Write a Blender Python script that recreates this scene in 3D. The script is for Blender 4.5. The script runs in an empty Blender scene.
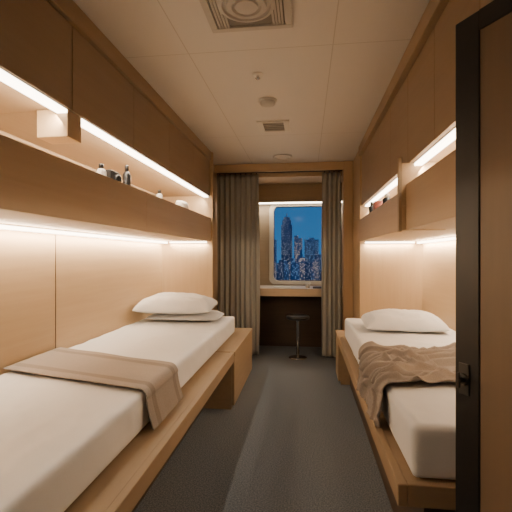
import bpy, bmesh, math, random
from mathutils import Vector, Matrix, noise
random.seed(7)
C = bpy.context.scene.collection
WLOC = {}

# ------------------------------------------------------------------ materials
def nodes(name):
    m = bpy.data.materials.new(name); m.use_nodes = True
    nt = m.node_tree
    return m, nt, nt.nodes['Principled BSDF']

def plain(name, col, rough=0.5, metal=0.0, bump=0.0, bscale=200, var=0.0, stripes=False):
    m, nt, b = nodes(name)
    b.inputs['Roughness'].default_value = rough
    b.inputs['Metallic'].default_value = metal
    tc = nt.nodes.new('ShaderNodeTexCoord')
    n = nt.nodes.new('ShaderNodeTexNoise'); n.inputs['Scale'].default_value = bscale; n.inputs['Detail'].default_value = 4
    nt.links.new(tc.outputs['Object'], n.inputs['Vector'])
    r = nt.nodes.new('ShaderNodeValToRGB')
    r.color_ramp.elements[0].position = 0.3; r.color_ramp.elements[1].position = 0.7
    r.color_ramp.elements[0].color = (*[c * (1 - var) for c in col], 1)
    r.color_ramp.elements[1].color = (*[min(1, c * (1 + var)) for c in col], 1)
    nt.links.new(n.outputs['Fac'], r.inputs['Fac'])
    out = r.outputs['Color']
    if stripes:          # woven bands along the two long edges of the blanket
        at = nt.nodes.new('ShaderNodeAttribute'); at.attribute_name = 'across'
        sr = nt.nodes.new('ShaderNodeValToRGB'); sr.color_ramp.interpolation = 'CONSTANT'
        els = sr.color_ramp.elements
        els[0].position = 0; els[0].color = (1, 1, 1, 1)
        els[1].position = 0.12; els[1].color = (0.76, 0.74, 0.72, 1)
        for p, c in ((0.22, 1), (0.80, 0.76), (0.90, 1)):
            e = els.new(p); e.color = (c, c*0.985 if c < 1 else 1, c*0.96 if c < 1 else 1, 1)
        nt.links.new(at.outputs['Fac'], sr.inputs['Fac'])
        mx = nt.nodes.new('ShaderNodeMix'); mx.data_type = 'RGBA'; mx.blend_type = 'MULTIPLY'; mx.inputs['Factor'].default_value = 1
        nt.links.new(out, mx.inputs['A']); nt.links.new(sr.outputs['Color'], mx.inputs['B']); out = mx.outputs['Result']
    nt.links.new(out, b.inputs['Base Color'])
    if bump:
        bp = nt.nodes.new('ShaderNodeBump'); bp.inputs['Strength'].default_value = bump; bp.inputs['Distance'].default_value = 0.002
        nt.links.new(n.outputs['Fac'], bp.inputs['Height']); nt.links.new(bp.outputs['Normal'], b.inputs['Normal'])
    return m

def wood(name, c1, c2, axis='Y', rough=0.5):
    m, nt, b = nodes(name)
    tc = nt.nodes.new('ShaderNodeTexCoord'); mp = nt.nodes.new('ShaderNodeMapping')
    s = {'X': (1.2, 22, 22), 'Y': (22, 1.2, 22), 'Z': (22, 22, 1.2)}[axis]
    mp.inputs['Scale'].default_value = s
    nt.links.new(tc.outputs['Object'], mp.inputs['Vector'])
    n = nt.nodes.new('ShaderNodeTexNoise'); n.inputs['Scale'].default_value = 1.6; n.inputs['Detail'].default_value = 8; n.inputs['Distortion'].default_value = 0.5
    nt.links.new(mp.outputs['Vector'], n.inputs['Vector'])
    n2 = nt.nodes.new('ShaderNodeTexNoise'); n2.inputs['Scale'].default_value = 1.3; n2.inputs['Detail'].default_value = 3
    nt.links.new(tc.outputs['Object'], n2.inputs['Vector'])
    mx = nt.nodes.new('ShaderNodeMath'); mx.operation = 'MULTIPLY_ADD'; mx.inputs[1].default_value = 0.6
    nt.links.new(n.outputs['Fac'], mx.inputs[0])
    m3 = nt.nodes.new('ShaderNodeMath'); m3.operation = 'MULTIPLY'; m3.inputs[1].default_value = 0.4
    nt.links.new(n2.outputs['Fac'], m3.inputs[0]); nt.links.new(m3.outputs[0], mx.inputs[2])
    r = nt.nodes.new('ShaderNodeValToRGB')
    r.color_ramp.elements[0].position = 0.25; r.color_ramp.elements[1].position = 0.75
    r.color_ramp.elements[0].color = (*c1, 1); r.color_ramp.elements[1].color = (*c2, 1)
    nt.links.new(mx.outputs[0], r.inputs['Fac']); nt.links.new(r.outputs['Color'], b.inputs['Base Color'])
    b.inputs['Roughness'].default_value = rough
    return m

def emis(name, col, strength):
    m, nt, b = nodes(name)
    b.inputs['Base Color'].default_value = (*col, 1)
    b.inputs['Emission Color'].default_value = (*col, 1)
    b.inputs['Emission Strength'].default_value = strength
    return m

W1, W2 = (0.43, 0.305, 0.18), (0.50, 0.365, 0.22)
WY = wood('maple_along', W1, W2, 'Y'); WZ = wood('maple_upright', W1, W2, 'Z'); WX = wood('maple_across', W1, W2, 'X')
WF = wood('maple_shelf_front', (0.40, 0.28, 0.165), (0.46, 0.33, 0.20), 'Y')
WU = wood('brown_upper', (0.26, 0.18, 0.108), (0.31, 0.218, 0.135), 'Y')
WM = wood('maple_rail', (0.30, 0.21, 0.123), (0.36, 0.26, 0.157), 'Y')
WMX = wood('maple_rail_across', (0.30, 0.21, 0.123), (0.36, 0.26, 0.157), 'X')
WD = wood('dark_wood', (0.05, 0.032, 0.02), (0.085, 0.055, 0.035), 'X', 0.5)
BLK = plain('black_metal', (0.008, 0.008, 0.009), 0.45)
SHEET = plain('white_cotton', (0.73, 0.74, 0.75), 0.9, bump=0.15, bscale=300, var=0.02)
BLANK = plain('taupe_wool', (0.31, 0.272, 0.245), 0.95, bump=0.5, bscale=260, var=0.12, stripes=True)
CURT = plain('taupe_curtain', (0.34, 0.34, 0.31), 0.9, bump=0.3, bscale=300, var=0.08)
CHROME = plain('chrome', (0.7, 0.7, 0.7), 0.18, 1.0)
WHITEP = plain('white_plastic', (0.62, 0.59, 0.54), 0.5)
GREYP = plain('grey_metal_vent', (0.46, 0.44, 0.41), 0.5)
DARKP = plain('dark_plastic', (0.02, 0.02, 0.022), 0.4)
LED = emis('led_diffuser', (1.0, 0.86, 0.68), 12)
LENS = emis('fill_lens', (1.0, 0.86, 0.68), 1.0)  # glowing lens of the added fill lamp
PAPER = plain('paper', (0.75, 0.72, 0.66), 0.8)
LAM = plain('pale_laminate', (0.60, 0.56, 0.50), 0.4, var=0.1, bscale=20)
REDP = plain('dull_red', (0.25, 0.06, 0.04), 0.5)

def carpet_mat():
    m, nt, b = nodes('grey_carpet')
    tc = nt.nodes.new('ShaderNodeTexCoord')
    n = nt.nodes.new('ShaderNodeTexNoise'); n.inputs['Scale'].default_value = 150; n.inputs['Detail'].default_value = 3
    v = nt.nodes.new('ShaderNodeTexVoronoi'); v.inputs['Scale'].default_value = 170
    nt.links.new(tc.outputs['Object'], n.inputs['Vector']); nt.links.new(tc.outputs['Object'], v.inputs['Vector'])
    r = nt.nodes.new('ShaderNodeValToRGB')
    r.color_ramp.elements[0].position = 0.34; r.color_ramp.elements[1].position = 0.66
    r.color_ramp.elements[0].color = (0.080, 0.094, 0.108, 1); r.color_ramp.elements[1].color = (0.205, 0.23, 0.26, 1)
    nt.links.new(n.outputs['Fac'], r.inputs['Fac']); nt.links.new(r.outputs['Color'], b.inputs['Base Color'])
    bp = nt.nodes.new('ShaderNodeBump'); bp.inputs['Strength'].default_value = 0.35; bp.inputs['Distance'].default_value = 0.003
    nt.links.new(v.outputs['Distance'], bp.inputs['Height']); nt.links.new(bp.outputs['Normal'], b.inputs['Normal'])
    b.inputs['Roughness'].default_value = 1.0
    return m
CARPET = carpet_mat()

def ceiling_mat():
    m, nt, b = nodes('ceiling_panels')
    tc = nt.nodes.new('ShaderNodeTexCoord'); sp = nt.nodes.new('ShaderNodeSeparateXYZ')
    nt.links.new(tc.outputs['Object'], sp.inputs[0])
    last = None
    for ax, val in (('X', -0.59), ('X', 0.13), ('Y', 0.55), ('Y', 1.97), ('Y', 3.39)):
        a = nt.nodes.new('ShaderNodeMath'); a.operation = 'SUBTRACT'; a.inputs[1].default_value = val
        nt.links.new(sp.outputs[ax], a.inputs[0])
        c = nt.nodes.new('ShaderNodeMath'); c.operation = 'ABSOLUTE'; nt.links.new(a.outputs[0], c.inputs[0])
        d = nt.nodes.new('ShaderNodeMath'); d.operation = 'LESS_THAN'; d.inputs[1].default_value = 0.0024
        nt.links.new(c.outputs[0], d.inputs[0])
        if last is None: last = d
        else:
            e = nt.nodes.new('ShaderNodeMath'); e.operation = 'MAXIMUM'
            nt.links.new(last.outputs[0], e.inputs[0]); nt.links.new(d.outputs[0], e.inputs[1]); last = e
    mx = nt.nodes.new('ShaderNodeMix'); mx.data_type = 'RGBA'
    mx.inputs['A'].default_value = (0.60, 0.575, 0.545, 1); mx.inputs['B'].default_value = (0.44, 0.415, 0.38, 1)
    nt.links.new(last.outputs[0], mx.inputs['Factor']); nt.links.new(mx.outputs['Result'], b.inputs['Base Color'])
    b.inputs['Roughness'].default_value = 0.55
    return m
CEIL = ceiling_mat()

def tower_mat(name, base, lit, dens, strength, sx=0.62, sz=0.62):
    m, nt, b = nodes(name)
    tc = nt.nodes.new('ShaderNodeTexCoord'); sp = nt.nodes.new('ShaderNodeSeparateXYZ')
    nt.links.new(tc.outputs['Object'], sp.inputs[0])
    def mth(op, a, bb=None):
        n = nt.nodes.new('ShaderNodeMath'); n.operation = op
        for i, v in enumerate((a, bb)):
            if v is None: continue
            if isinstance(v, (int, float)): n.inputs[i].default_value = v
            else: nt.links.new(v, n.inputs[i])
        return n.outputs[0]
    h = mth('MULTIPLY', mth('ADD', sp.outputs['X'], sp.outputs['Y']), sx)
    z = mth('MULTIPLY', sp.outputs['Z'], sz)
    cb = nt.nodes.new('ShaderNodeCombineXYZ')
    nt.links.new(mth('FLOOR', h), cb.inputs[0]); nt.links.new(mth('FLOOR', z), cb.inputs[1])
    wn = nt.nodes.new('ShaderNodeTexWhiteNoise'); wn.noise_dimensions = '2D'; nt.links.new(cb.outputs[0], wn.inputs['Vector'])
    cn = nt.nodes.new('ShaderNodeTexNoise'); cn.inputs['Scale'].default_value = 0.09; nt.links.new(tc.outputs['Object'], cn.inputs['Vector'])
    on = mth('GREATER_THAN', mth('ADD', wn.outputs['Value'], mth('MULTIPLY', mth('SUBTRACT', cn.outputs['Fac'], 0.5), 0.7)), 1 - dens)
    fx = mth('GREATER_THAN', mth('FRACT', h), 0.3); fz = mth('GREATER_THAN', mth('FRACT', z), 0.35)
    k = mth('MULTIPLY', mth('MULTIPLY', on, fx), mth('MULTIPLY', fz, strength))
    b.inputs['Base Color'].default_value = (*base, 1)
    b.inputs['Emission Color'].default_value = (*lit, 1)
    nt.links.new(k, b.inputs['Emission Strength'])
    b.inputs['Roughness'].default_value = 0.6
    return m
TW = [tower_mat('tower_cool', (0.26, 0.38, 0.48), (0.40, 0.66, 1.0), 0.24, 0.45),  # base colours lifted toward pale blue to imitate haze over the city
      tower_mat('tower_warm', (0.28, 0.38, 0.46), (1.0, 0.74, 0.46), 0.28, 0.7),
      tower_mat('tower_mixed', (0.14, 0.23, 0.33), (0.8, 0.82, 0.85), 0.20, 0.42)]

def glass_mat():
    m = bpy.data.materials.new('window_glass'); m.use_nodes = True; nt = m.node_tree
    nt.nodes.clear()
    o = nt.nodes.new('ShaderNodeOutputMaterial'); t = nt.nodes.new('ShaderNodeBsdfTransparent'); g = nt.nodes.new('ShaderNodeBsdfGlossy')
    g.inputs['Roughness'].default_value = 0.08
    mx = nt.nodes.new('ShaderNodeMixShader'); mx.inputs[0].default_value = 0.02
    nt.links.new(t.outputs[0], mx.inputs[1]); nt.links.new(g.outputs[0], mx.inputs[2]); nt.links.new(mx.outputs[0], o.inputs[0])
    return m
GLASS = glass_mat()

# ------------------------------------------------------------------ helpers
def tag(o, label=None, cat=None, group=None, kind=None):
    if label: o['label'] = label
    if cat: o['category'] = cat
    if group: o['group'] = group
    if kind: o['kind'] = kind
    return o

def thing(name, label, cat, loc=(0, 0, 0), group=None):
    o = bpy.data.objects.new(name, None); C.objects.link(o); o.location = loc; o.empty_display_size = 0.05
    WLOC[o.name] = Vector(loc)
    return tag(o, label, cat, group)

def obj(name, bm, mat, parent=None, smooth=False, origin=None):
    """verts are given in room coordinates; origin = the object's own base point"""
    org = Vector(origin) if origin is not None else (WLOC[parent.name] if parent else Vector((0, 0, 0)))
    bmesh.ops.recalc_face_normals(bm, faces=bm.faces)
    me = bpy.data.meshes.new(name)
    for v in bm.verts: v.co -= org
    bm.to_mesh(me); bm.free()
    if smooth:
        for p in me.polygons: p.use_smooth = True
    me.materials.append(mat)
    o = bpy.data.objects.new(name, me); C.objects.link(o)
    WLOC[o.name] = org
    if parent:
        o.parent = parent; o.location = org - WLOC[parent.name]
    else: o.location = org
    return o

def box(bm, x0, x1, y0, y1, z0, z1, bev=0.0, mat=None, seg=2):
    M = Matrix.Translation(((x0+x1)/2, (y0+y1)/2, (z0+z1)/2)) @ Matrix.Diagonal((abs(x1-x0), abs(y1-y0), abs(z1-z0), 1))
    r = bmesh.ops.create_cube(bm, size=1, matrix=M)
    vs = r['verts']
    if bev:
        es = list({e for v in vs for e in v.link_edges})
        rr = bmesh.ops.bevel(bm, geom=es, offset=bev, segments=seg, affect='EDGES', profile=0.5)
        vs = list({v for f in rr['faces'] for v in f.verts} | {v for v in vs if v.is_valid})
    if mat is not None: bmesh.ops.transform(bm, matrix=mat, verts=vs)
    return bm

def B(*a, **k):
    return box(bmesh.new(), *a, **k)

def lathe(bm, prof, cx, cy, cz=0, n=32, mat=None):
    rings = []
    for r, z in prof:
        if r < 1e-6: rings.append([bm.verts.new((cx, cy, cz + z))])
        else: rings.append([bm.verts.new((cx + r*math.cos(2*math.pi*i/n), cy + r*math.sin(2*math.pi*i/n), cz + z)) for i in range(n)])
    for a, b in zip(rings, rings[1:]):
        for i in range(n):
            j = (i+1) % n
            if len(a) == 1 and len(b) == 1: continue
            if len(a) == 1: bm.faces.new((a[0], b[j], b[i]))
            elif len(b) == 1: bm.faces.new((a[i], a[j], b[0]))
            else: bm.faces.new((a[i], a[j], b[j], b[i]))
    if mat is not None: bmesh.ops.transform(bm, matrix=mat, verts=[v for r in rings for v in r])
    return bm

def soft_box(x0, x1, y0, y1, z0, z1, r, step=0.03, amp=0.004, fr=3.0, seed=0, crease=0.0):
    bm = bmesh.new()
    size = Vector((x1-x0, y1-y0, z1-z0)); c = Vector(((x0+x1)/2, (y0+y1)/2, (z0+z1)/2))
    N = [max(4, int(s/step)) for s in size]; N[2] = max(N[2], 10)
    h = size/2; inner = Vector((h.x-r, h.y-r, h.z-r))
    def pt(p):
        q = Vector([max(-inner[i], min(inner[i], p[i])) for i in range(3)])
        d = p - q
        if d.length > 1e-9: p = q + d.normalized()*r
        w = c + p
        n = noise.noise(Vector((w.x*fr+seed, w.y*fr*0.8, w.z*fr))) + 0.5*noise.noise(Vector((w.x*fr*3+seed, w.y*fr*2.2, w.z*fr*3)))
        if crease:
            k1 = max(0, 1-6*abs(noise.noise(Vector((w.x*2.1+seed, w.y*3.2+w.x*2, w.z*3)))))
            k2 = max(0, 1-7*abs(noise.noise(Vector((w.x*4.0-seed, w.y*2.1-w.x*3, w.z*2)))))
            n += crease/amp*(k1**1.5*0.8+k2**1.5*0.6)
        nn = d.normalized() if d.length > 1e-9 else Vector((0, 0, 1))
        k = 0 if p.z < -h.z*0.8 else 1
        return w + nn*n*amp*k
    for ax in range(3):
        a, b = [i for i in range(3) if i != ax]
        for sgn in (-1, 1):
            g = []
            for i in range(N[a]+1):
                row = []
                for j in range(N[b]+1):
                    p = Vector((0, 0, 0)); p[ax] = sgn*h[ax]
                    ta = -1+2*i/N[a]; tb = -1+2*j/N[b]
                    p[a] = h[a]*ta; p[b] = h[b]*tb
                    row.append(bm.verts.new(pt(p)))
                g.append(row)
            for i in range(N[a]):
                for j in range(N[b]): bm.faces.new((g[i][j], g[i+1][j], g[i+1][j+1], g[i][j+1]))
    bmesh.ops.remove_doubles(bm, verts=bm.verts, dist=0.0008)
    return bm

def pillow_bm(L, Wd, T, M, seed=0, n=56):
    bm = bmesh.new()
    for side in (1, -1):
        g = []
        for i in range(n+1):
            row = []
            for j in range(n+1):
                u = -1+2*i/n; v = -1+2*j/n
                u = math.sin(u*math.pi/2); v = math.sin(v*math.pi/2)
                x = L/2*u*(1-0.025*(1-v*v)); y = Wd/2*v*(1-0.04*(1-u*u))
                x *= 1-0.045*(abs(v)**5); y *= 1-0.06*(abs(u)**5)
                t = (max(0, 1-abs(u)**3.4)**0.5)*(max(0, 1-abs(v)**3.0)**0.5)
                wr = noise.noise(Vector((u*2.2+seed, v*2.2, side*2))) * 0.20
                cr = max(0, 1-5*abs(noise.noise(Vector((u*2.6+seed*3, v*2.2+u, side)))))
                z = T*t*(0.72 if side > 0 else -0.28)*(1+wr+0.10*cr*(side > 0))
                row.append(bm.verts.new((x, y, z)))
            g.append(row)
        for i in range(n):
            for j in range(n): bm.faces.new((g[i][j], g[i+1][j], g[i+1][j+1], g[i][j+1]))
    bmesh.ops.remove_doubles(bm, verts=bm.verts, dist=0.0005)
    bmesh.ops.transform(bm, matrix=M, verts=bm.verts)
    return bm

def S(name, bm, mat, parent=None, smooth=False):
    o = obj(name, bm, mat, parent, smooth)
    if parent is None: o['kind'] = 'structure'
    return o

def area(name, loc, sx, sy, power, col=(1, 0.66, 0.36), rot=(0, 0, 0)):
    l = bpy.data.lights.new(name, 'AREA'); l.shape = 'RECTANGLE'; l.size = sx; l.size_y = sy; l.energy = power; l.color = col
    o = bpy.data.objects.new(name, l); o.location = loc; o.rotation_euler = rot; C.objects.link(o)
    return o

# ------------------------------------------------------------------ dimensions
XL, XR = -1.43, 1.07
ZC = 2.15
YP = 3.86          # head partitions
YQ = 4.50          # portal
YW = 5.10          # window wall
YB = -1.0

# ------------------------------------------------------------------ setting
S('floor', B(XL-0.1, XR+0.1, YB-0.1, YW+0.1, -0.06, 0), CARPET)
S('ceiling', B(XL-0.1, XR+0.1, YB-0.1, YQ+0.04, ZC, ZC+0.06), CEIL)
S('ceiling_alcove', B(-1.1, 0.9, YQ+0.042, YW+0.1, 2.02, 2.08), WX)
S('wall_left', B(XL-0.08, XL, YB, YW, 0, ZC), WY)
S('wall_right', B(XR, XR+0.08, YB, YW, 0, ZC), WY)
S('wall_rear', B(XL, XR, YB-0.08, YB, 0, ZC), WU)
S('wall_head_left', B(XL, -0.915, YP, YP+0.04, 0, ZC), WZ)
S('wall_side_left', B(XL, -1.02, YP+0.04, YW, 0, ZC), WZ)
S('wall_head_right', B(0.505, XR, YP, YQ, 0, ZC), WZ)
S('wall_side_right', B(0.40, 0.503, YQ-0.10, YQ+0.02, 0, ZC), WZ)
S('wall_alcove_right', B(0.47, XR, YQ+0.022, YW, 0, ZC), WZ)
S('trim_1', B(-1.02, 0.399, YQ-0.09, YQ-0.065, 2.06, ZC, bev=0.003), WX)   # portal header
S('trim_9', B(-1.02, 0.47, YQ+0.022, YQ+0.04, 2.02, ZC), WX)
# wall seams
for k, (x, y) in enumerate(((XL+0.0015, 2.14), (XL+0.0015, 0.7))):
    S('trim_%d' % (2+k), B(x-0.001, x+0.001, y-0.002, y+0.002, 0.45, 1.25), WD)
S('trim_4', B(XR-0.0015, XR-0.0002, 2.50, 2.504, 0.45, 1.25), WD)
# cornices
S('trim_5', B(-0.985, -0.925, YB, YP, 2.065, ZC, bev=0.004), WM)
S('trim_6', B(0.49, 0.55, 0.7, YP, 2.065, ZC, bev=0.004), WM)
# window wall with opening
wx0, wx1, wz0, wz1 = -0.41, 0.39, 0.81, 1.755
bm = bmesh.new()
box(bm, -1.02, wx0-0.03, YW, YW+0.08, 0, 2.02); box(bm, wx1+0.03, 0.47, YW, YW+0.08, 0, 2.02)
box(bm, wx0-0.03, wx1+0.03, YW, YW+0.08, 0, wz0-0.025); box(bm, wx0-0.03, wx1+0.03, YW, YW+0.08, wz1+0.02, 2.02)
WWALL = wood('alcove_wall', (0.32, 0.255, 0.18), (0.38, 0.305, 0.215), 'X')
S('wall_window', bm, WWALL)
def rrect(x0, x1, z0, z1, r, n=10):
    pts = []
    for cx, cz, a0 in ((x1-r, z1-r, 0), (x0+r, z1-r, 90), (x0+r, z0+r, 180), (x1-r, z0+r, 270)):
        for i in range(n+1):
            a = math.radians(a0+90*i/n); pts.append((cx+r*math.cos(a), cz+r*math.sin(a)))
    return pts
def ring(x0, x1, z0, z1, r, w, ya, yb):
    bm = bmesh.new()
    I = rrect(x0, x1, z0, z1, r); O = rrect(x0-w, x1+w, z0-min(w, 0.045), z1+min(w, 0.03), r+0.02)
    L = [[bm.verts.new((p[0], y, p[1])) for p in P] for P, y in ((O, yb), (O, ya), (I, ya+0.012), (I, yb))]
    n = len(I)
    for a, b in zip(L, L[1:]+L[:1]):
        for i in range(n): bm.faces.new((a[i], a[(i+1) % n], b[(i+1) % n], b[i]))
    return bm
FRAMEM = plain('cream_window_frame', (0.52, 0.48, 0.41), 0.5)
win = S('window_1', ring(wx0, wx1, wz0, wz1, 0.055, 0.055, YW-0.02, YW+0.07), FRAMEM, smooth=False)
bm = bmesh.new()
bm.faces.new([bm.verts.new((p[0], YW+0.05, p[1])) for p in rrect(wx0-0.001, wx1+0.001, wz0-0.001, wz1+0.001, 0.055)])
obj('pane', bm, GLASS, win)
obj('gasket', ring(wx0+0.006, wx1-0.006, wz0+0.006, wz1-0.006, 0.05, 0.006, YW+0.03, YW+0.045), DARKP, win)
S('trim_7', B(-1.02, 0.47, YW-0.12, YW-0.035, 1.80, 2.02, bev=0.004), WMX)       # valance above the window
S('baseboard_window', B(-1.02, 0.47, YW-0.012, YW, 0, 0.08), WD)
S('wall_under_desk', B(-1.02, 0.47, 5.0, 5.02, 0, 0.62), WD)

# ------------------------------------------------------------------ open door by the camera
P0 = Vector((0.432, 1.231, 0)); u = Vector((0.496, -0.868, 0)).normalized(); nrm = Vector((0.868, 0.496, 0)).normalized()
DM = Matrix(((u.x, nrm.x, 0, P0.x), (u.y, nrm.y, 0, P0.y), (0, 0, 1, 0), (0, 0, 0, 1)))
DWOOD = wood('door_wood', (0.18, 0.124, 0.075), (0.22, 0.154, 0.095), 'Z')
door = S('door_1', B(0.078, 0.62, 0.004, 0.034, 0.01, 1.745, mat=DM), DWOOD)
bm = B(0.0, 0.078, 0.0, 0.038, 0.008, 1.80, bev=0.003, mat=DM); obj('edge_stile', bm, BLK, door)
bm = B(0.078, 0.62, 0.0, 0.038, 1.745, 1.80, mat=DM); obj('top_rail', bm, BLK, door)
bm = bmesh.new(); KM = DM @ Matrix.Translation((0.032, 0, 0.775)) @ Matrix.Rotation(math.radians(90), 4, 'X')
box(bm, -0.017, 0.017, -0.045, 0.045, 0, 0.004, bev=0.002, mat=KM)
lathe(bm, [(0, 0.009), (0.015, 0.009), (0.017, 0.006), (0.017, 0.003)], 0, 0, 0, 28, KM)
lk = obj('latch_plate', bm, plain('worn_steel', (0.10, 0.097, 0.092), 0.42, 1.0), door, False)
bm = bmesh.new()
lathe(bm, [(0, 0.026), (0.007, 0.026), (0.0085, 0.022), (0.007, 0.009)], 0, 0, 0, 20, KM)
box(bm, -0.004, 0.004, -0.022, 0.022, 0.020, 0.027, bev=0.002, mat=KM)
h = obj('latch_turn', bm, plain('dark_steel', (0.09, 0.087, 0.083), 0.35, 1.0), door, False)
S('wall_entry', B(0.80, XR, 0.60, 0.68, 0, ZC), WU)
S('trim_8', B(0.77, 0.80, 0.58, 0.70, 0, 1.84), BLK)

# ------------------------------------------------------------------ upper cabinets
def upper(side, y0, y1, z0, label):
    xf = -0.942 if side < 0 else 0.520
    xb = XL+0.002 if side < 0 else XR-0.002
    s = 1 if side < 0 else -1            # direction toward the aisle
    t = thing('overhead_cabinet', label, 'cabinet', ((xf+xb)/2, (y0+y1)/2, z0), 'overhead cabinets along the %s wall' % ('left' if side < 0 else 'right'))
    xi = xf - s*0.02
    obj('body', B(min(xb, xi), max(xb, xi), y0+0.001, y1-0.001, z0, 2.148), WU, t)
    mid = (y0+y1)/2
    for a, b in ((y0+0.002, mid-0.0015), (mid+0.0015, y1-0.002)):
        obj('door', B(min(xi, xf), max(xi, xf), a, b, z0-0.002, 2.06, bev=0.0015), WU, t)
    return t
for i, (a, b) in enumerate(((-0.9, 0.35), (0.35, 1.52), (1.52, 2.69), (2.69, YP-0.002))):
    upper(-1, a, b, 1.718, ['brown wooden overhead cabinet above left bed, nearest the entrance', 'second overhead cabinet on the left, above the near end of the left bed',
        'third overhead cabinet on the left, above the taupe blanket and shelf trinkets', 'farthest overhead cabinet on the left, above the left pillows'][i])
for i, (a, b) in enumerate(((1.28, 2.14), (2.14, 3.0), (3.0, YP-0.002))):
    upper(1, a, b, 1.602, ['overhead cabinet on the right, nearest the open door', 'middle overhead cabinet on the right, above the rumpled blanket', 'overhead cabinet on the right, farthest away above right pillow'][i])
t = thing('bulkhead_box', 'short wooden cabinet above the black-edged open door', 'cabinet', (0.8, 0.98, 1.85))
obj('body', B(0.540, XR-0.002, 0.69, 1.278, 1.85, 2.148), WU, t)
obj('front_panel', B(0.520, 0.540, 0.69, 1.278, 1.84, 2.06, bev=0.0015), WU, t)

# ------------------------------------------------------------------ lower wall shelves
def shelf(side, y0, y1, ztop, label, dx=0.0, zbot=1.26):
    xf = -0.93 if side < 0 else 0.50-dx
    xb = XL+0.002 if side < 0 else XR-0.002
    s = 1 if side < 0 else -1
    t = thing('wall_shelf', label, 'shelf', ((xf+xb)/2, (y0+y1)/2, zbot), 'wall shelves with deep fronts on the %s' % ('left' if side < 0 else 'right'))
    xi = xf - s*0.022
    obj('front_panel', B(min(xf, xi), max(xf, xi), y0+0.001, y1-0.001, zbot-0.002, ztop, bev=0.002), WF, t)
    obj('bottom_board', B(min(xb, xi), max(xb, xi), y0+0.001, y1-0.001, zbot, zbot+0.018), WY, t)
    obj('shelf_board', B(min(xb, xi), max(xb, xi), y0+0.001, y1-0.001, ztop-0.075, ztop-0.057), WY, t)
    return t
for i, (a, b) in enumerate(((-0.9, 0.6), (0.6, 2.25), (2.25, YP-0.002))):
    shelf(-1, a, b, 1.50, ['wooden wall shelf over the left bed, nearest the entrance', 'long wooden wall shelf over left bed, with the wooden block above it', 'wooden wall shelf above the pillows of the left bed'][i], zbot=1.272)
shelf(1, 1.28, 2.12, 1.490, 'wooden wall shelf over the right bed, next to the open door', dx=-0.006, zbot=1.262)
shelf(1, 2.152, YP-0.002, 1.462, 'wooden wall shelf over the right pillow, ending at the curtain', dx=0.008, zbot=1.262)
ZSL, ZSR = 1.443, 1.405

# hanging block and upright divider
t = tag(obj('divider_block', B(-1.085, -0.95, 1.50, 1.60, 1.605, 1.717, bev=0.003), WX, origin=(-1.02, 1.53, 1.60)), 'light wooden block hanging under the left overhead cabinets', 'block')
t = thing('upright_divider', 'upright wooden divider between the two right wall shelves', 'divider', (0.58, 2.13, 1.25))
obj('board', B(0.486, 0.70, 2.122, 2.150, 1.255, 1.601, bev=0.002), WX, t)
obj('edge_strip', B(0.470, 0.486, 2.121, 2.151, 1.25, 1.63, bev=0.0015), WM, t)

# ------------------------------------------------------------------ light strips
WARM = (1, 0.78, 0.54)
WARM2 = (1, 0.81, 0.60)
def strip(name, x0, x1, y0, y1, z0, z1, label, power, down=0.006, col=WARM, tilt=0, side_power=0):
    t = thing(name, label, 'light', ((x0+x1)/2, (y0+y1)/2, z0))
    obj('channel', B(x0-0.003, x1+0.003, y0-0.003, y1+0.003, z1-0.005, z1), CHROME, t)
    obj('diffuser', B(x0, x1, y0, y1, z0, z1-0.005), LED, t)
    area('strip_lamp', ((x0+x1)/2 + (0 if abs(tilt) < 30 else -math.copysign(0.012, tilt)), (y0+y1)/2, z0-down), x1-x0, y1-y0, power, col, (0, math.radians(tilt), 0))
    if side_power:      # the diffuser also throws light sideways, toward the aisle and along the board
        s = 1 if tilt > 0 else -1
        area('strip_side_lamp', (((x1 if s > 0 else x0) + s*0.012), (y0+y1)/2, z0+0.002), 0.016, y1-y0, side_power, col, (0, math.radians(-118*s), 0))
strip('led_strip', -1.385, -1.362, 0.3, YP-0.03, 1.248, 1.271, 'long warm light strip under the left wall shelves', 26, down=0.012, tilt=38, side_power=11)
strip('led_strip', 1.012, 1.035, 1.30, YP-0.03, 1.238, 1.261, 'long warm light strip under the right wall shelves', 21, down=0.012, tilt=-38, side_power=9)
strip('led_strip', -1.34, -0.97, YP-0.034, YP-0.016, 1.254, 1.271, 'short warm light strip on the panel behind the left pillows', 4)
strip('led_strip', 0.55, 0.99, YP-0.034, YP-0.016, 1.244, 1.261, 'short warm light strip on the panel behind the right pillow', 4.5)
strip('led_strip', -0.995, -0.952, 0.3, YP-0.03, 1.700, 1.717, 'bright light strip under the left overhead cabinets', 31, down=0.022, col=WARM2, tilt=52)
strip('led_strip', 0.548, 0.585, 1.30, YP-0.03, 1.585, 1.601, 'bright light strip under the right overhead cabinets', 25, down=0.020, col=WARM2, tilt=-55)
strip('led_strip', -0.9, 0.45, YW-0.11, YW-0.09, 1.780, 1.799, 'warm light strip along the top of the window', 6, col=WARM2)

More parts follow.
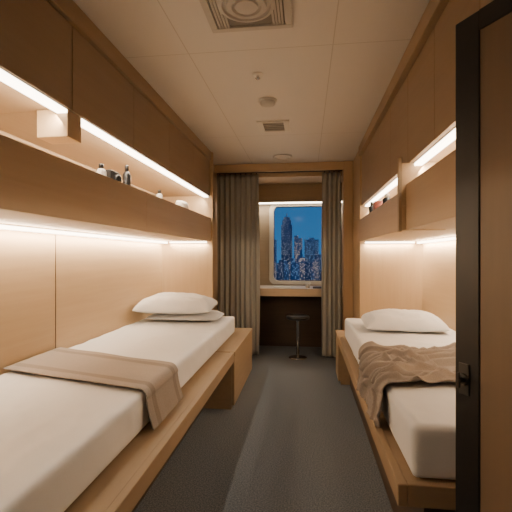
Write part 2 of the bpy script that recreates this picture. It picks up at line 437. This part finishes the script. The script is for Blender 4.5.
# ------------------------------------------------------------------ beds
ZL = 0.42
def bed(side, y0, y1, xo, xt, label):
    xb = XL+0.003 if side < 0 else XR-0.003
    t = thing('bed_frame', label, 'bed', ((xb+xo)/2, (y0+y1)/2, 0))
    s = 1 if side < 0 else -1
    xr = xo - s*0.03
    obj('platform', B(min(xb, xr), max(xb, xr), y0+0.03, y1, ZL-0.05, ZL), WM, t)
    obj('side_rail', B(min(xr, xo), max(xr, xo), y0, y1, ZL-0.066, ZL+0.004, bev=0.004), WM, t)
    obj('foot_rail', B(min(xb, xr), max(xb, xr), y0, y0+0.03, ZL-0.066, ZL+0.004, bev=0.004), WMX, t)
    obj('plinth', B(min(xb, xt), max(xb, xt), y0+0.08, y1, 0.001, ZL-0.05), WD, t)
    return t
bed(-1, 0.42, 2.878, -0.52, -0.75, 'wooden bed platform of the left berth, beside the grey carpet aisle')
bed(1, 1.275, 3.56, 0.28, 0.38, 'wooden bed platform of the right berth, beside the open door')
def nightstand(side, y0, y1, xo, label):
    xb = XL+0.003 if side < 0 else XR-0.003
    s = 1 if side < 0 else -1
    t = thing('nightstand', label, 'cabinet', ((xb+xo)/2, (y0+y1)/2, 0))
    xr = xo - s*0.022
    obj('body', B(min(xb, xr), max(xb, xr), y0+0.02, y1, 0.001, ZL-0.03), WM, t)
    obj('near_panel', B(min(xb, xr), max(xb, xr), y0, y0+0.02, 0.001, ZL-0.03), WM, t)
    obj('top', B(min(xb, xo+s*0.004), max(xb, xo+s*0.004), y0, y1, ZL-0.03, ZL+0.004, bev=0.003), WM, t)
    obj('door', B(min(xr, xo), max(xr, xo), y0+0.004, y1-0.004, 0.03, ZL-0.034, bev=0.002), WM, t)
nightstand(-1, 2.882, YP-0.003, -0.52, 'light wooden cabinet at the pillow end of the left bed')
nightstand(1, 3.563, YP-0.003, 0.28, 'narrow wooden cabinet at the pillow end of the right bed')

ZM = 0.575
ZMR = 0.595
def mattress(x0, x1, y0, y1, zm, label, seed):
    t = thing('mattress', label, 'mattress', ((x0+x1)/2, (y0+y1)/2, ZL+0.006))
    obj('fitted_sheet', soft_box(x0, x1, y0, y1, ZL+0.006, zm, 0.020, 0.016, 0.004, 8, seed, 0.0035), SHEET, t, True)
    return t
mattress(XL+0.010, -0.645, 0.46, 3.60, ZM, 'long white sheeted mattress on the left bed', 3)
mattress(0.33, XR-0.010, 1.300, 3.50, ZMR, 'shorter white sheeted mattress on the right bed', 11)

def RM(x, y, z, rx, rz, ry=0):
    return Matrix.Translation((x, y, z)) @ Matrix.Rotation(rz, 4, 'Z') @ Matrix.Rotation(rx, 4, 'X') @ Matrix.Rotation(ry, 4, 'Y')
def pillow(L, W, T, x, y, z, rx, rz, seed, label):
    tag(obj('pillow', pillow_bm(L, W, T, RM(x, y, z, math.radians(rx), math.radians(rz)), seed), SHEET, smooth=True, origin=(x, y, z)), label, 'pillow')
pillow(0.62, 0.40, 0.065, -1.03, 3.37, ZM+0.028, 0, 0, 5, 'lower white pillow at the head of the left bed, mostly covered')
pillow(0.65, 0.43, 0.135, -1.085, 3.28, ZM+0.122, 4, 2, 2, 'plump white pillow on top of another on the left bed')
pillow(0.56, 0.40, 0.115, 0.69, 3.00, ZMR+0.043, 3, -2, 9, 'single white pillow on the right bed')

# blankets
def blanket(name, x_wall, x_edge, side, ya, yb, yc, yd, drop, zm, label, rum, seed, flare=0.0, nl=200, nv=150):
    """ya..yb along the aisle edge, yc..yd along the wall; side=+1 aisle lies at larger X"""
    bm = bmesh.new(); g = []; acr = []
    r = 0.03; Lt = abs(x_edge-x_wall)-r; arc = r*math.pi/2; total = Lt+arc+drop
    for i in range(nl+1):
        q = i/nl; row = []
        for j in range(nv+1):
            v = j/nv
            dv = drop*(1+ (0.35*noise.noise(Vector((v*3.5+seed, 2, 2))) if rum > 0.02 else 0))
            s = (Lt+arc+dv)*q; fl = 0
            if s < Lt: px, pz, nx, nz = x_wall+side*s, zm+0.011, 0, 1
            elif s < Lt+arc:
                a = (s-Lt)/r; px = x_wall+side*(Lt+r*math.sin(a)); pz = zm+0.011-r+r*math.cos(a); nx, nz = side*math.sin(a), math.cos(a)
            else:
                e = s-Lt-arc; px = x_wall+side*(Lt+r); pz = zm+0.011-r-e; nx, nz = side, 0
                fl = flare*(e/drop)**1.3
            px += side*fl
            f = min(1, s/(Lt+r))
            y0 = yc+(ya-yc)*f; y1 = yd+(yb-yd)*f
            y = y0+(y1-y0)*v
            y += rum*1.6*noise.noise(Vector((s*5+seed, v*1.2, 3)))
            if rum > 0.02:
                a1 = noise.noise(Vector((s*2.2+seed, v*3.4+s*1.2, 0)))
                a2 = noise.noise(Vector((s*3.5-seed, v*4.5-s*2.5, 4)))
                a3 = noise.noise(Vector((s*1.4+seed*2, v*6.0+s*0.8, 8)))
                n = max(0, 1-5.5*abs(a1))**1.2*1.0+max(0, 1-6*abs(a2))**1.2*0.7+max(0, 1-6*abs(a3))**1.3*0.8
                w = 0.5+0.5*noise.noise(Vector((s*9+seed, v*9, 5)))
                mid = 0.6+0.5*math.exp(-((v-0.55)/0.3)**2)
                hh = 0.006+rum*mid*(n+w*0.3)
            else:
                w = 0.5+0.5*noise.noise(Vector((s*5+seed, v*5, 5)))
                hh = 0.006+rum*w*(1.3)
            if s > Lt+arc: hh *= 0.75
            row.append(bm.verts.new((px+nx*hh, y, max(pz+nz*hh, ZL+0.014)))); acr.append(v)
        g.append(row)
    for i in range(nl):
        for j in range(nv): bm.faces.new((g[i][j], g[i+1][j], g[i+1][j+1], g[i][j+1]))
    o = obj(name, bm, BLANK, smooth=True, origin=((x_wall+x_edge)/2, (ya+yb)/2, zm))
    at = o.data.attributes.new('across', 'FLOAT', 'POINT'); at.data.foreach_set('value', acr)
    m = o.modifiers.new('thick', 'SOLIDIFY'); m.thickness = 0.005; m.offset = 0
    tag(o, label, 'blanket')
blanket('blanket', XL+0.015, -0.635, 1, 1.52, 1.90, 1.72, 2.16, 0.125, ZM, 'flat taupe blanket laid across the left bed', 0.006, 1, flare=0.03)
blanket('blanket', XR-0.015, 0.318, -1, 1.64, 2.22, 1.78, 2.30, 0.13, ZMR, 'rumpled taupe blanket bunched across the right bed', 0.034, 6, flare=0.02)

# ------------------------------------------------------------------ curtains
def curtain(x0, x1, y, z0, z1, folds, seed, label):
    t = thing('curtain', label, 'curtain', ((x0+x1)/2, y, z0))
    bm = bmesh.new(); n = folds*14; mz = 40; g = []
    for i in range(n+1):
        f = i/n; row = []
        for k in range(mz+1):
            q = k/mz
            ph = f*folds*2*math.pi + 1.4*noise.noise(Vector((f*5+seed, q*1.2, 0)))
            amp = 0.026*(0.75+0.5*noise.noise(Vector((f*7+seed, 1, q))))
            x = x0+(x1-x0)*f + 0.010*math.sin(ph*2)
            yy = y+amp*math.sin(ph)
            row.append(bm.verts.new((x, yy, z0+(z1-z0)*q)))
        g.append(row)
    for i in range(n):
        for k in range(mz): bm.faces.new((g[i][k], g[i+1][k], g[i+1][k+1], g[i][k+1]))
    o = obj('fabric', bm, CURT, t, True); m = o.modifiers.new('s', 'SOLIDIFY'); m.thickness = 0.003
    for i in range(folds):
        xx = x0+(x1-x0)*(i+0.5)/folds
        obj('glider', B(xx-0.005, xx+0.005, y-0.005, y+0.005, z1, z1+0.012), DARKP, t)
CY = 4.475
curtain(-1.005, -0.525, CY, 0.015, 2.045, 8, 2, 'wide taupe curtain left of the window, next to the left bed')
curtain(0.175, 0.385, CY, 0.015, 2.045, 4, 8, 'narrow taupe curtain right of the window')
tag(obj('curtain_rail', B(-1.01, 0.395, CY-0.012, CY+0.012, 2.058, 2.074), DARKP, origin=(-0.3, CY, 2.06)), 'dark curtain rail under the wooden header before the window', 'rail')

# ------------------------------------------------------------------ desk, stool
t = thing('desk', 'built-in wooden desk with pale top below the window', 'desk', (-0.3, 4.8, 0.64))
obj('desktop', B(-1.018, 0.468, 4.59, 4.998, 0.725, 0.75, bev=0.003), LAM, t)
obj('front_edge', B(-1.018, 0.468, 4.57, 4.592, 0.665, 0.752, bev=0.003), wood('desk_edge', (0.50, 0.38, 0.25), (0.57, 0.44, 0.30), 'X'), t)
obj('rear_ledge', B(-1.018, 0.468, 4.998, YW-0.022, 0.725, 0.752), LAM, t)
obj('support_panel', B(-1.018, -0.99, 4.60, 4.99, 0.001, 0.72), WD, t)
t = thing('stool', 'small round black stool on a chrome post before the desk', 'stool', (-0.09, 4.44, 0))
bm = bmesh.new(); lathe(bm, [(0, 0.43), (0.12, 0.43), (0.128, 0.437), (0.13, 0.455), (0.122, 0.468), (0.08, 0.474), (0, 0.475)], -0.09, 4.44); obj('seat', bm, DARKP, t, True)
bm = bmesh.new(); lathe(bm, [(0, 0.02), (0.017, 0.02), (0.017, 0.40), (0.03, 0.42), (0.05, 0.43), (0, 0.43)], -0.09, 4.44, n=24); obj('post', bm, CHROME, t, True)
bm = bmesh.new(); lathe(bm, [(0, 0.001), (0.10, 0.001), (0.102, 0.006), (0.09, 0.012), (0.03, 0.022), (0, 0.022)], -0.09, 4.44); obj('base', bm, CHROME, t, True)

# desk items
tag(obj('magazine', B(-0.38, -0.18, 4.66, 4.84, 0.751, 0.760, bev=0.001), PAPER, origin=(-0.28, 4.75, 0.751)), 'white magazine lying on the desk top at left', 'magazine')
t = thing('cup', 'small white cup on the desk by the window', 'cup', (0.02, 4.76, 0.751))
bm = bmesh.new(); lathe(bm, [(0, 0), (0.025, 0), (0.033, 0.06), (0.030, 0.06), (0.023, 0.005), (0, 0.005)], 0.02, 4.76, 0.751, 24); obj('bowl', bm, WHITEP, t, True)
tag(obj('notebook', B(0.08, 0.2, 4.64, 4.80, 0.751, 0.764, bev=0.001), plain('dark_cover', (0.05, 0.04, 0.04), 0.6), origin=(0.14, 4.72, 0.751)), 'dark notebook on the desk near the right curtain', 'notebook')

# ------------------------------------------------------------------ shelf items
def bottle(name, x, y, z, r, h, mat, capmat, label, cat):
    t = thing(name, label, cat, (x, y, z))
    bm = bmesh.new(); lathe(bm, [(0, 0.001), (r*0.95, 0.001), (r, 0.006), (r, h*0.72), (r*0.55, h*0.82), (0, h*0.82)], x, y, z, 24); obj('body', bm, mat, t, True)
    bm = bmesh.new(); lathe(bm, [(0, h*0.82), (r*0.5, h*0.82), (r*0.5, h*0.98), (r*0.42, h), (0, h)], x, y, z, 20); obj('cap', bm, capmat, t, True)
bottle('bottle', -0.99, 2.12, ZSL, 0.022, 0.185, DARKP, DARKP, 'tall black bottle on the left wall shelf', 'bottle')
bottle('jar', -0.99, 1.84, ZSL, 0.024, 0.13, WHITEP, DARKP, 'small pale jar with black cap on the left wall shelf', 'jar')
t = thing('camera', 'small black camera standing on the left wall shelf', 'camera', (-0.99, 1.96, ZSL))
obj('body', B(-1.01, -0.975, 1.91, 2.01, ZSL+0.001, ZSL+0.12, bev=0.006), DARKP, t)
bm = bmesh.new(); lathe(bm, [(0, 0), (0.026, 0), (0.026, 0.02), (0.02, 0.022), (0, 0.018)], 0, 0, 0, 24, Matrix.Translation((-0.975, 1.96, ZSL+0.075)) @ Matrix.Rotation(math.radians(90), 4, 'Y')); obj('lens', bm, DARKP, t, True)
tag(obj('toiletry_bag', soft_box(-1.05, -0.97, 3.10, 3.26, ZSL+0.001, ZSL+0.13, 0.03, 0.012, 0.004, 20, 5), PAPER, smooth=True, origin=(-1.0, 3.18, ZSL)), 'small off-white pouch at far end of the left wall shelf', 'bag')
bottle('bottle', -0.99, 2.62, ZSL, 0.022, 0.13, PAPER, DARKP, 'short white bottle midway along the left wall shelf', 'bottle')
bottle('bottle', 0.53, 3.35, ZSR, 0.022, 0.16, DARKP, DARKP, 'dark bottle at the far end of the right wall shelf', 'bottle')
tag(obj('small_box', B(0.515, 0.575, 3.10, 3.19, ZSR+0.001, ZSR+0.135, bev=0.003), REDP, origin=(0.545, 3.15, ZSR)), 'small dark red box on the right wall shelf', 'box')
bottle('jar', 0.545, 2.80, ZSR, 0.03, 0.14, DARKP, WHITEP, 'dark round jar with white cap on the right wall shelf', 'jar')

# ------------------------------------------------------------------ ceiling fittings
def ring_bm(prof, cx, cy, z, n=40):
    return lathe(bmesh.new(), prof, cx, cy, z, n)
vx, vy = -0.24, 1.60
t = thing('air_diffuser', 'large square ceiling vent with round diffuser centre', 'vent', (vx, vy, ZC-0.02))
bm = bmesh.new(); s = 0.18
for a in ((-s, s, -s, -s+0.03), (-s, s, s-0.03, s), (-s, -s+0.03, -s+0.03, s-0.03), (s-0.03, s, -s+0.03, s-0.03)):
    box(bm, vx+a[0], vx+a[1], vy+a[2], vy+a[3], ZC-0.014, ZC-0.001, bev=0.002)
obj('frame', bm, GREYP, t)
obj('backing', B(vx-s+0.03, vx+s-0.03, vy-s+0.03, vy+s-0.03, ZC-0.004, ZC-0.001), plain('vent_shadow', (0.20, 0.19, 0.175), 0.8), t)
for sgn in (-1, 1):
    for k in range(4):
        xx = vx+sgn*(0.100+k*0.013)
        obj('slat', B(xx-0.004, xx+0.004, vy-s+0.03, vy+s-0.03, ZC-0.012, ZC-0.004), GREYP, t)
obj('centre_plate', ring_bm([(0.115, -0.002), (0.115, -0.014), (0.10, -0.018), (0.095, -0.008), (0.085, -0.008), (0.08, -0.020), (0.06, -0.022), (0.055, -0.010), (0.048, -0.010), (0.045, -0.022), (0, -0.024)], vx, vy, ZC), GREYP, t, False)
t = thing('smoke_detector', 'round white smoke detector on the ceiling', 'detector', (-0.25, 2.62, ZC))
obj('base', ring_bm([(0.06, 0), (0.06, -0.012), (0, -0.012)], -0.25, 2.62, ZC-0.001), WHITEP, t, True)
obj('cover', ring_bm([(0.05, -0.012), (0.046, -0.03), (0.03, -0.036), (0, -0.037)], -0.25, 2.62, ZC-0.001), GREYP, t, True)
t = thing('sprinkler', 'tiny sprinkler head on ceiling before the smoke detector', 'sprinkler', (-0.27, 2.24, ZC))
obj('plate', ring_bm([(0.03, 0), (0.028, -0.006), (0, -0.007)], -0.27, 2.24, ZC-0.001, 24), WHITEP, t, True)
obj('head', ring_bm([(0.008, -0.006), (0.008, -0.02), (0.014, -0.021), (0.014, -0.024), (0, -0.025)], -0.27, 2.24, ZC-0.001, 20), CHROME, t, True)
gx, gy = -0.25, 3.14
t = thing('ceiling_grille', 'small rectangular slotted ceiling vent beyond the smoke detector', 'vent', (gx, gy, ZC))
bm = bmesh.new()
for a in ((-0.125, 0.125, -0.13, -0.10), (-0.125, 0.125, 0.10, 0.13), (-0.125, -0.08, -0.10, 0.10), (0.08, 0.125, -0.10, 0.10)):
    box(bm, gx+a[0], gx+a[1], gy+a[2], gy+a[3], ZC-0.012, ZC-0.001, bev=0.002)
obj('frame', bm, WHITEP, t)
obj('backing', B(gx-0.08, gx+0.08, gy-0.10, gy+0.10, ZC-0.004, ZC-0.001), DARKP, t)
for k in range(5):
    yy = gy-0.08+k*0.04
    obj('slat', B(gx-0.08, gx+0.08, yy-0.005, yy+0.005, ZC-0.011, ZC-0.004), GREYP, t)
t = thing('ceiling_light', 'flat round ceiling fitting farthest away, near the curtains', 'light', (-0.24, 4.12, ZC))
obj('trim_ring', ring_bm([(0.10, 0), (0.10, -0.01), (0.08, -0.014), (0.078, -0.004)], -0.24, 4.12, ZC-0.001), WHITEP, t, True)
obj('lens', ring_bm([(0.079, -0.004), (0.05, -0.008), (0, -0.01)], -0.24, 4.12, ZC-0.001), GREYP, t, True)

# fill lamp added behind the viewpoint to brighten the room, shaped as a fitting
t = thing('fill_fitting', 'round fill lamp added in the ceiling behind the viewpoint', 'light', (-0.2, -0.5, ZC))
obj('trim_ring', ring_bm([(0.12, 0), (0.12, -0.01), (0.10, -0.014), (0.098, -0.004)], -0.2, -0.5, ZC-0.001), WHITEP, t, True)
obj('lens', ring_bm([(0.098, -0.004), (0, -0.006)], -0.2, -0.5, ZC-0.001), LENS, t, True)
area('fill_lamp', (-0.2, -0.5, ZC-0.03), 0.2, 0.2, 2.5, (1, 0.84, 0.68))

# ------------------------------------------------------------------ city outside
S('ground', B(-900, 900, 60, 1600, -62, -60), plain('night_ground', (0.03, 0.06, 0.1), 0.9, bscale=0.05))
def tower(cx, cy, w, d, top, mi, style, label, group=None):
    bm = bmesh.new(); z0 = -60
    if style == 0: box(bm, cx-w/2, cx+w/2, cy-d/2, cy+d/2, z0, top); box(bm, cx-w/5, cx+w/5, cy-d/5, cy+d/5, top, top+4)
    elif style == 1:
        box(bm, cx-w/2, cx+w/2, cy-d/2, cy+d/2, z0, top*0.8); box(bm, cx-w*0.4, cx+w*0.4, cy-d*0.4, cy+d*0.4, top*0.8, top*0.93)
        box(bm, cx-w*0.28, cx+w*0.28, cy-d*0.28, cy+d*0.28, top*0.93, top); box(bm, cx-0.8, cx+0.8, cy-0.8, cy+0.8, top, top+8)
    else:
        box(bm, cx-w/2, cx+w/2, cy-d/2, cy+d/2, z0, top-5); box(bm, cx-w/2, cx, cy-d/2, cy+d/2, top-5, top)
    tag(obj('skyscraper' if top > 30 else 'city_building', bm, TW[mi], origin=(cx, cy, z0)), label, 'building', group)
tower(-38, 800, 21, 22, 78, 2, 1, 'tallest skyscraper outside the window, stepped top with spire')
tower(-64, 760, 16, 20, 32, 0, 0, 'skyscraper just left of the tallest one')
tower(-15, 780, 15, 22, 40, 1, 2, 'second tallest skyscraper, just right of the tallest')
tower(11, 820, 28, 22, 34, 0, 0, 'broad skyscraper toward the right curtain')
tower(42, 800, 18, 22, 48, 2, 0, 'skyscraper partly hidden behind the right curtain')
gl = 'low lit city building at the foot of the skyscrapers'; gg = 'low city buildings outside the window'
for i in range(40):
    x = -125+i*6.3+random.uniform(-1.5, 1.5)
    tower(x, 480+40*(i % 6), random.uniform(7, 12), 12, random.uniform(-30, 14), (i*7) % 3, random.choice((0, 2)), gl, gg)

# ------------------------------------------------------------------ world
w = bpy.data.worlds.new('World'); bpy.context.scene.world = w; w.use_nodes = True; nt = w.node_tree
bg = nt.nodes['Background']
tc = nt.nodes.new('ShaderNodeTexCoord'); sp = nt.nodes.new('ShaderNodeSeparateXYZ'); r = nt.nodes.new('ShaderNodeValToRGB')
nt.links.new(tc.outputs['Generated'], sp.inputs[0]); nt.links.new(sp.outputs['Z'], r.inputs['Fac'])
r.color_ramp.elements[0].position = 0.0; r.color_ramp.elements[0].color = (0.045, 0.19, 0.43, 1)
r.color_ramp.elements[1].position = 0.3; r.color_ramp.elements[1].color = (0.016, 0.10, 0.33, 1)
nt.links.new(r.outputs['Color'], bg.inputs['Color']); bg.inputs['Strength'].default_value = 0.9

# ------------------------------------------------------------------ camera
cam = bpy.data.cameras.new('Camera'); cam.sensor_width = 36; cam.lens = 36*400/512; cam.clip_start = 0.02; cam.clip_end = 3000
co = bpy.data.objects.new('Camera', cam); C.objects.link(co)
co.location = (0, 0, 1.125); co.rotation_euler = (math.radians(90), 0, math.atan(50/400))
bpy.context.scene.camera = co
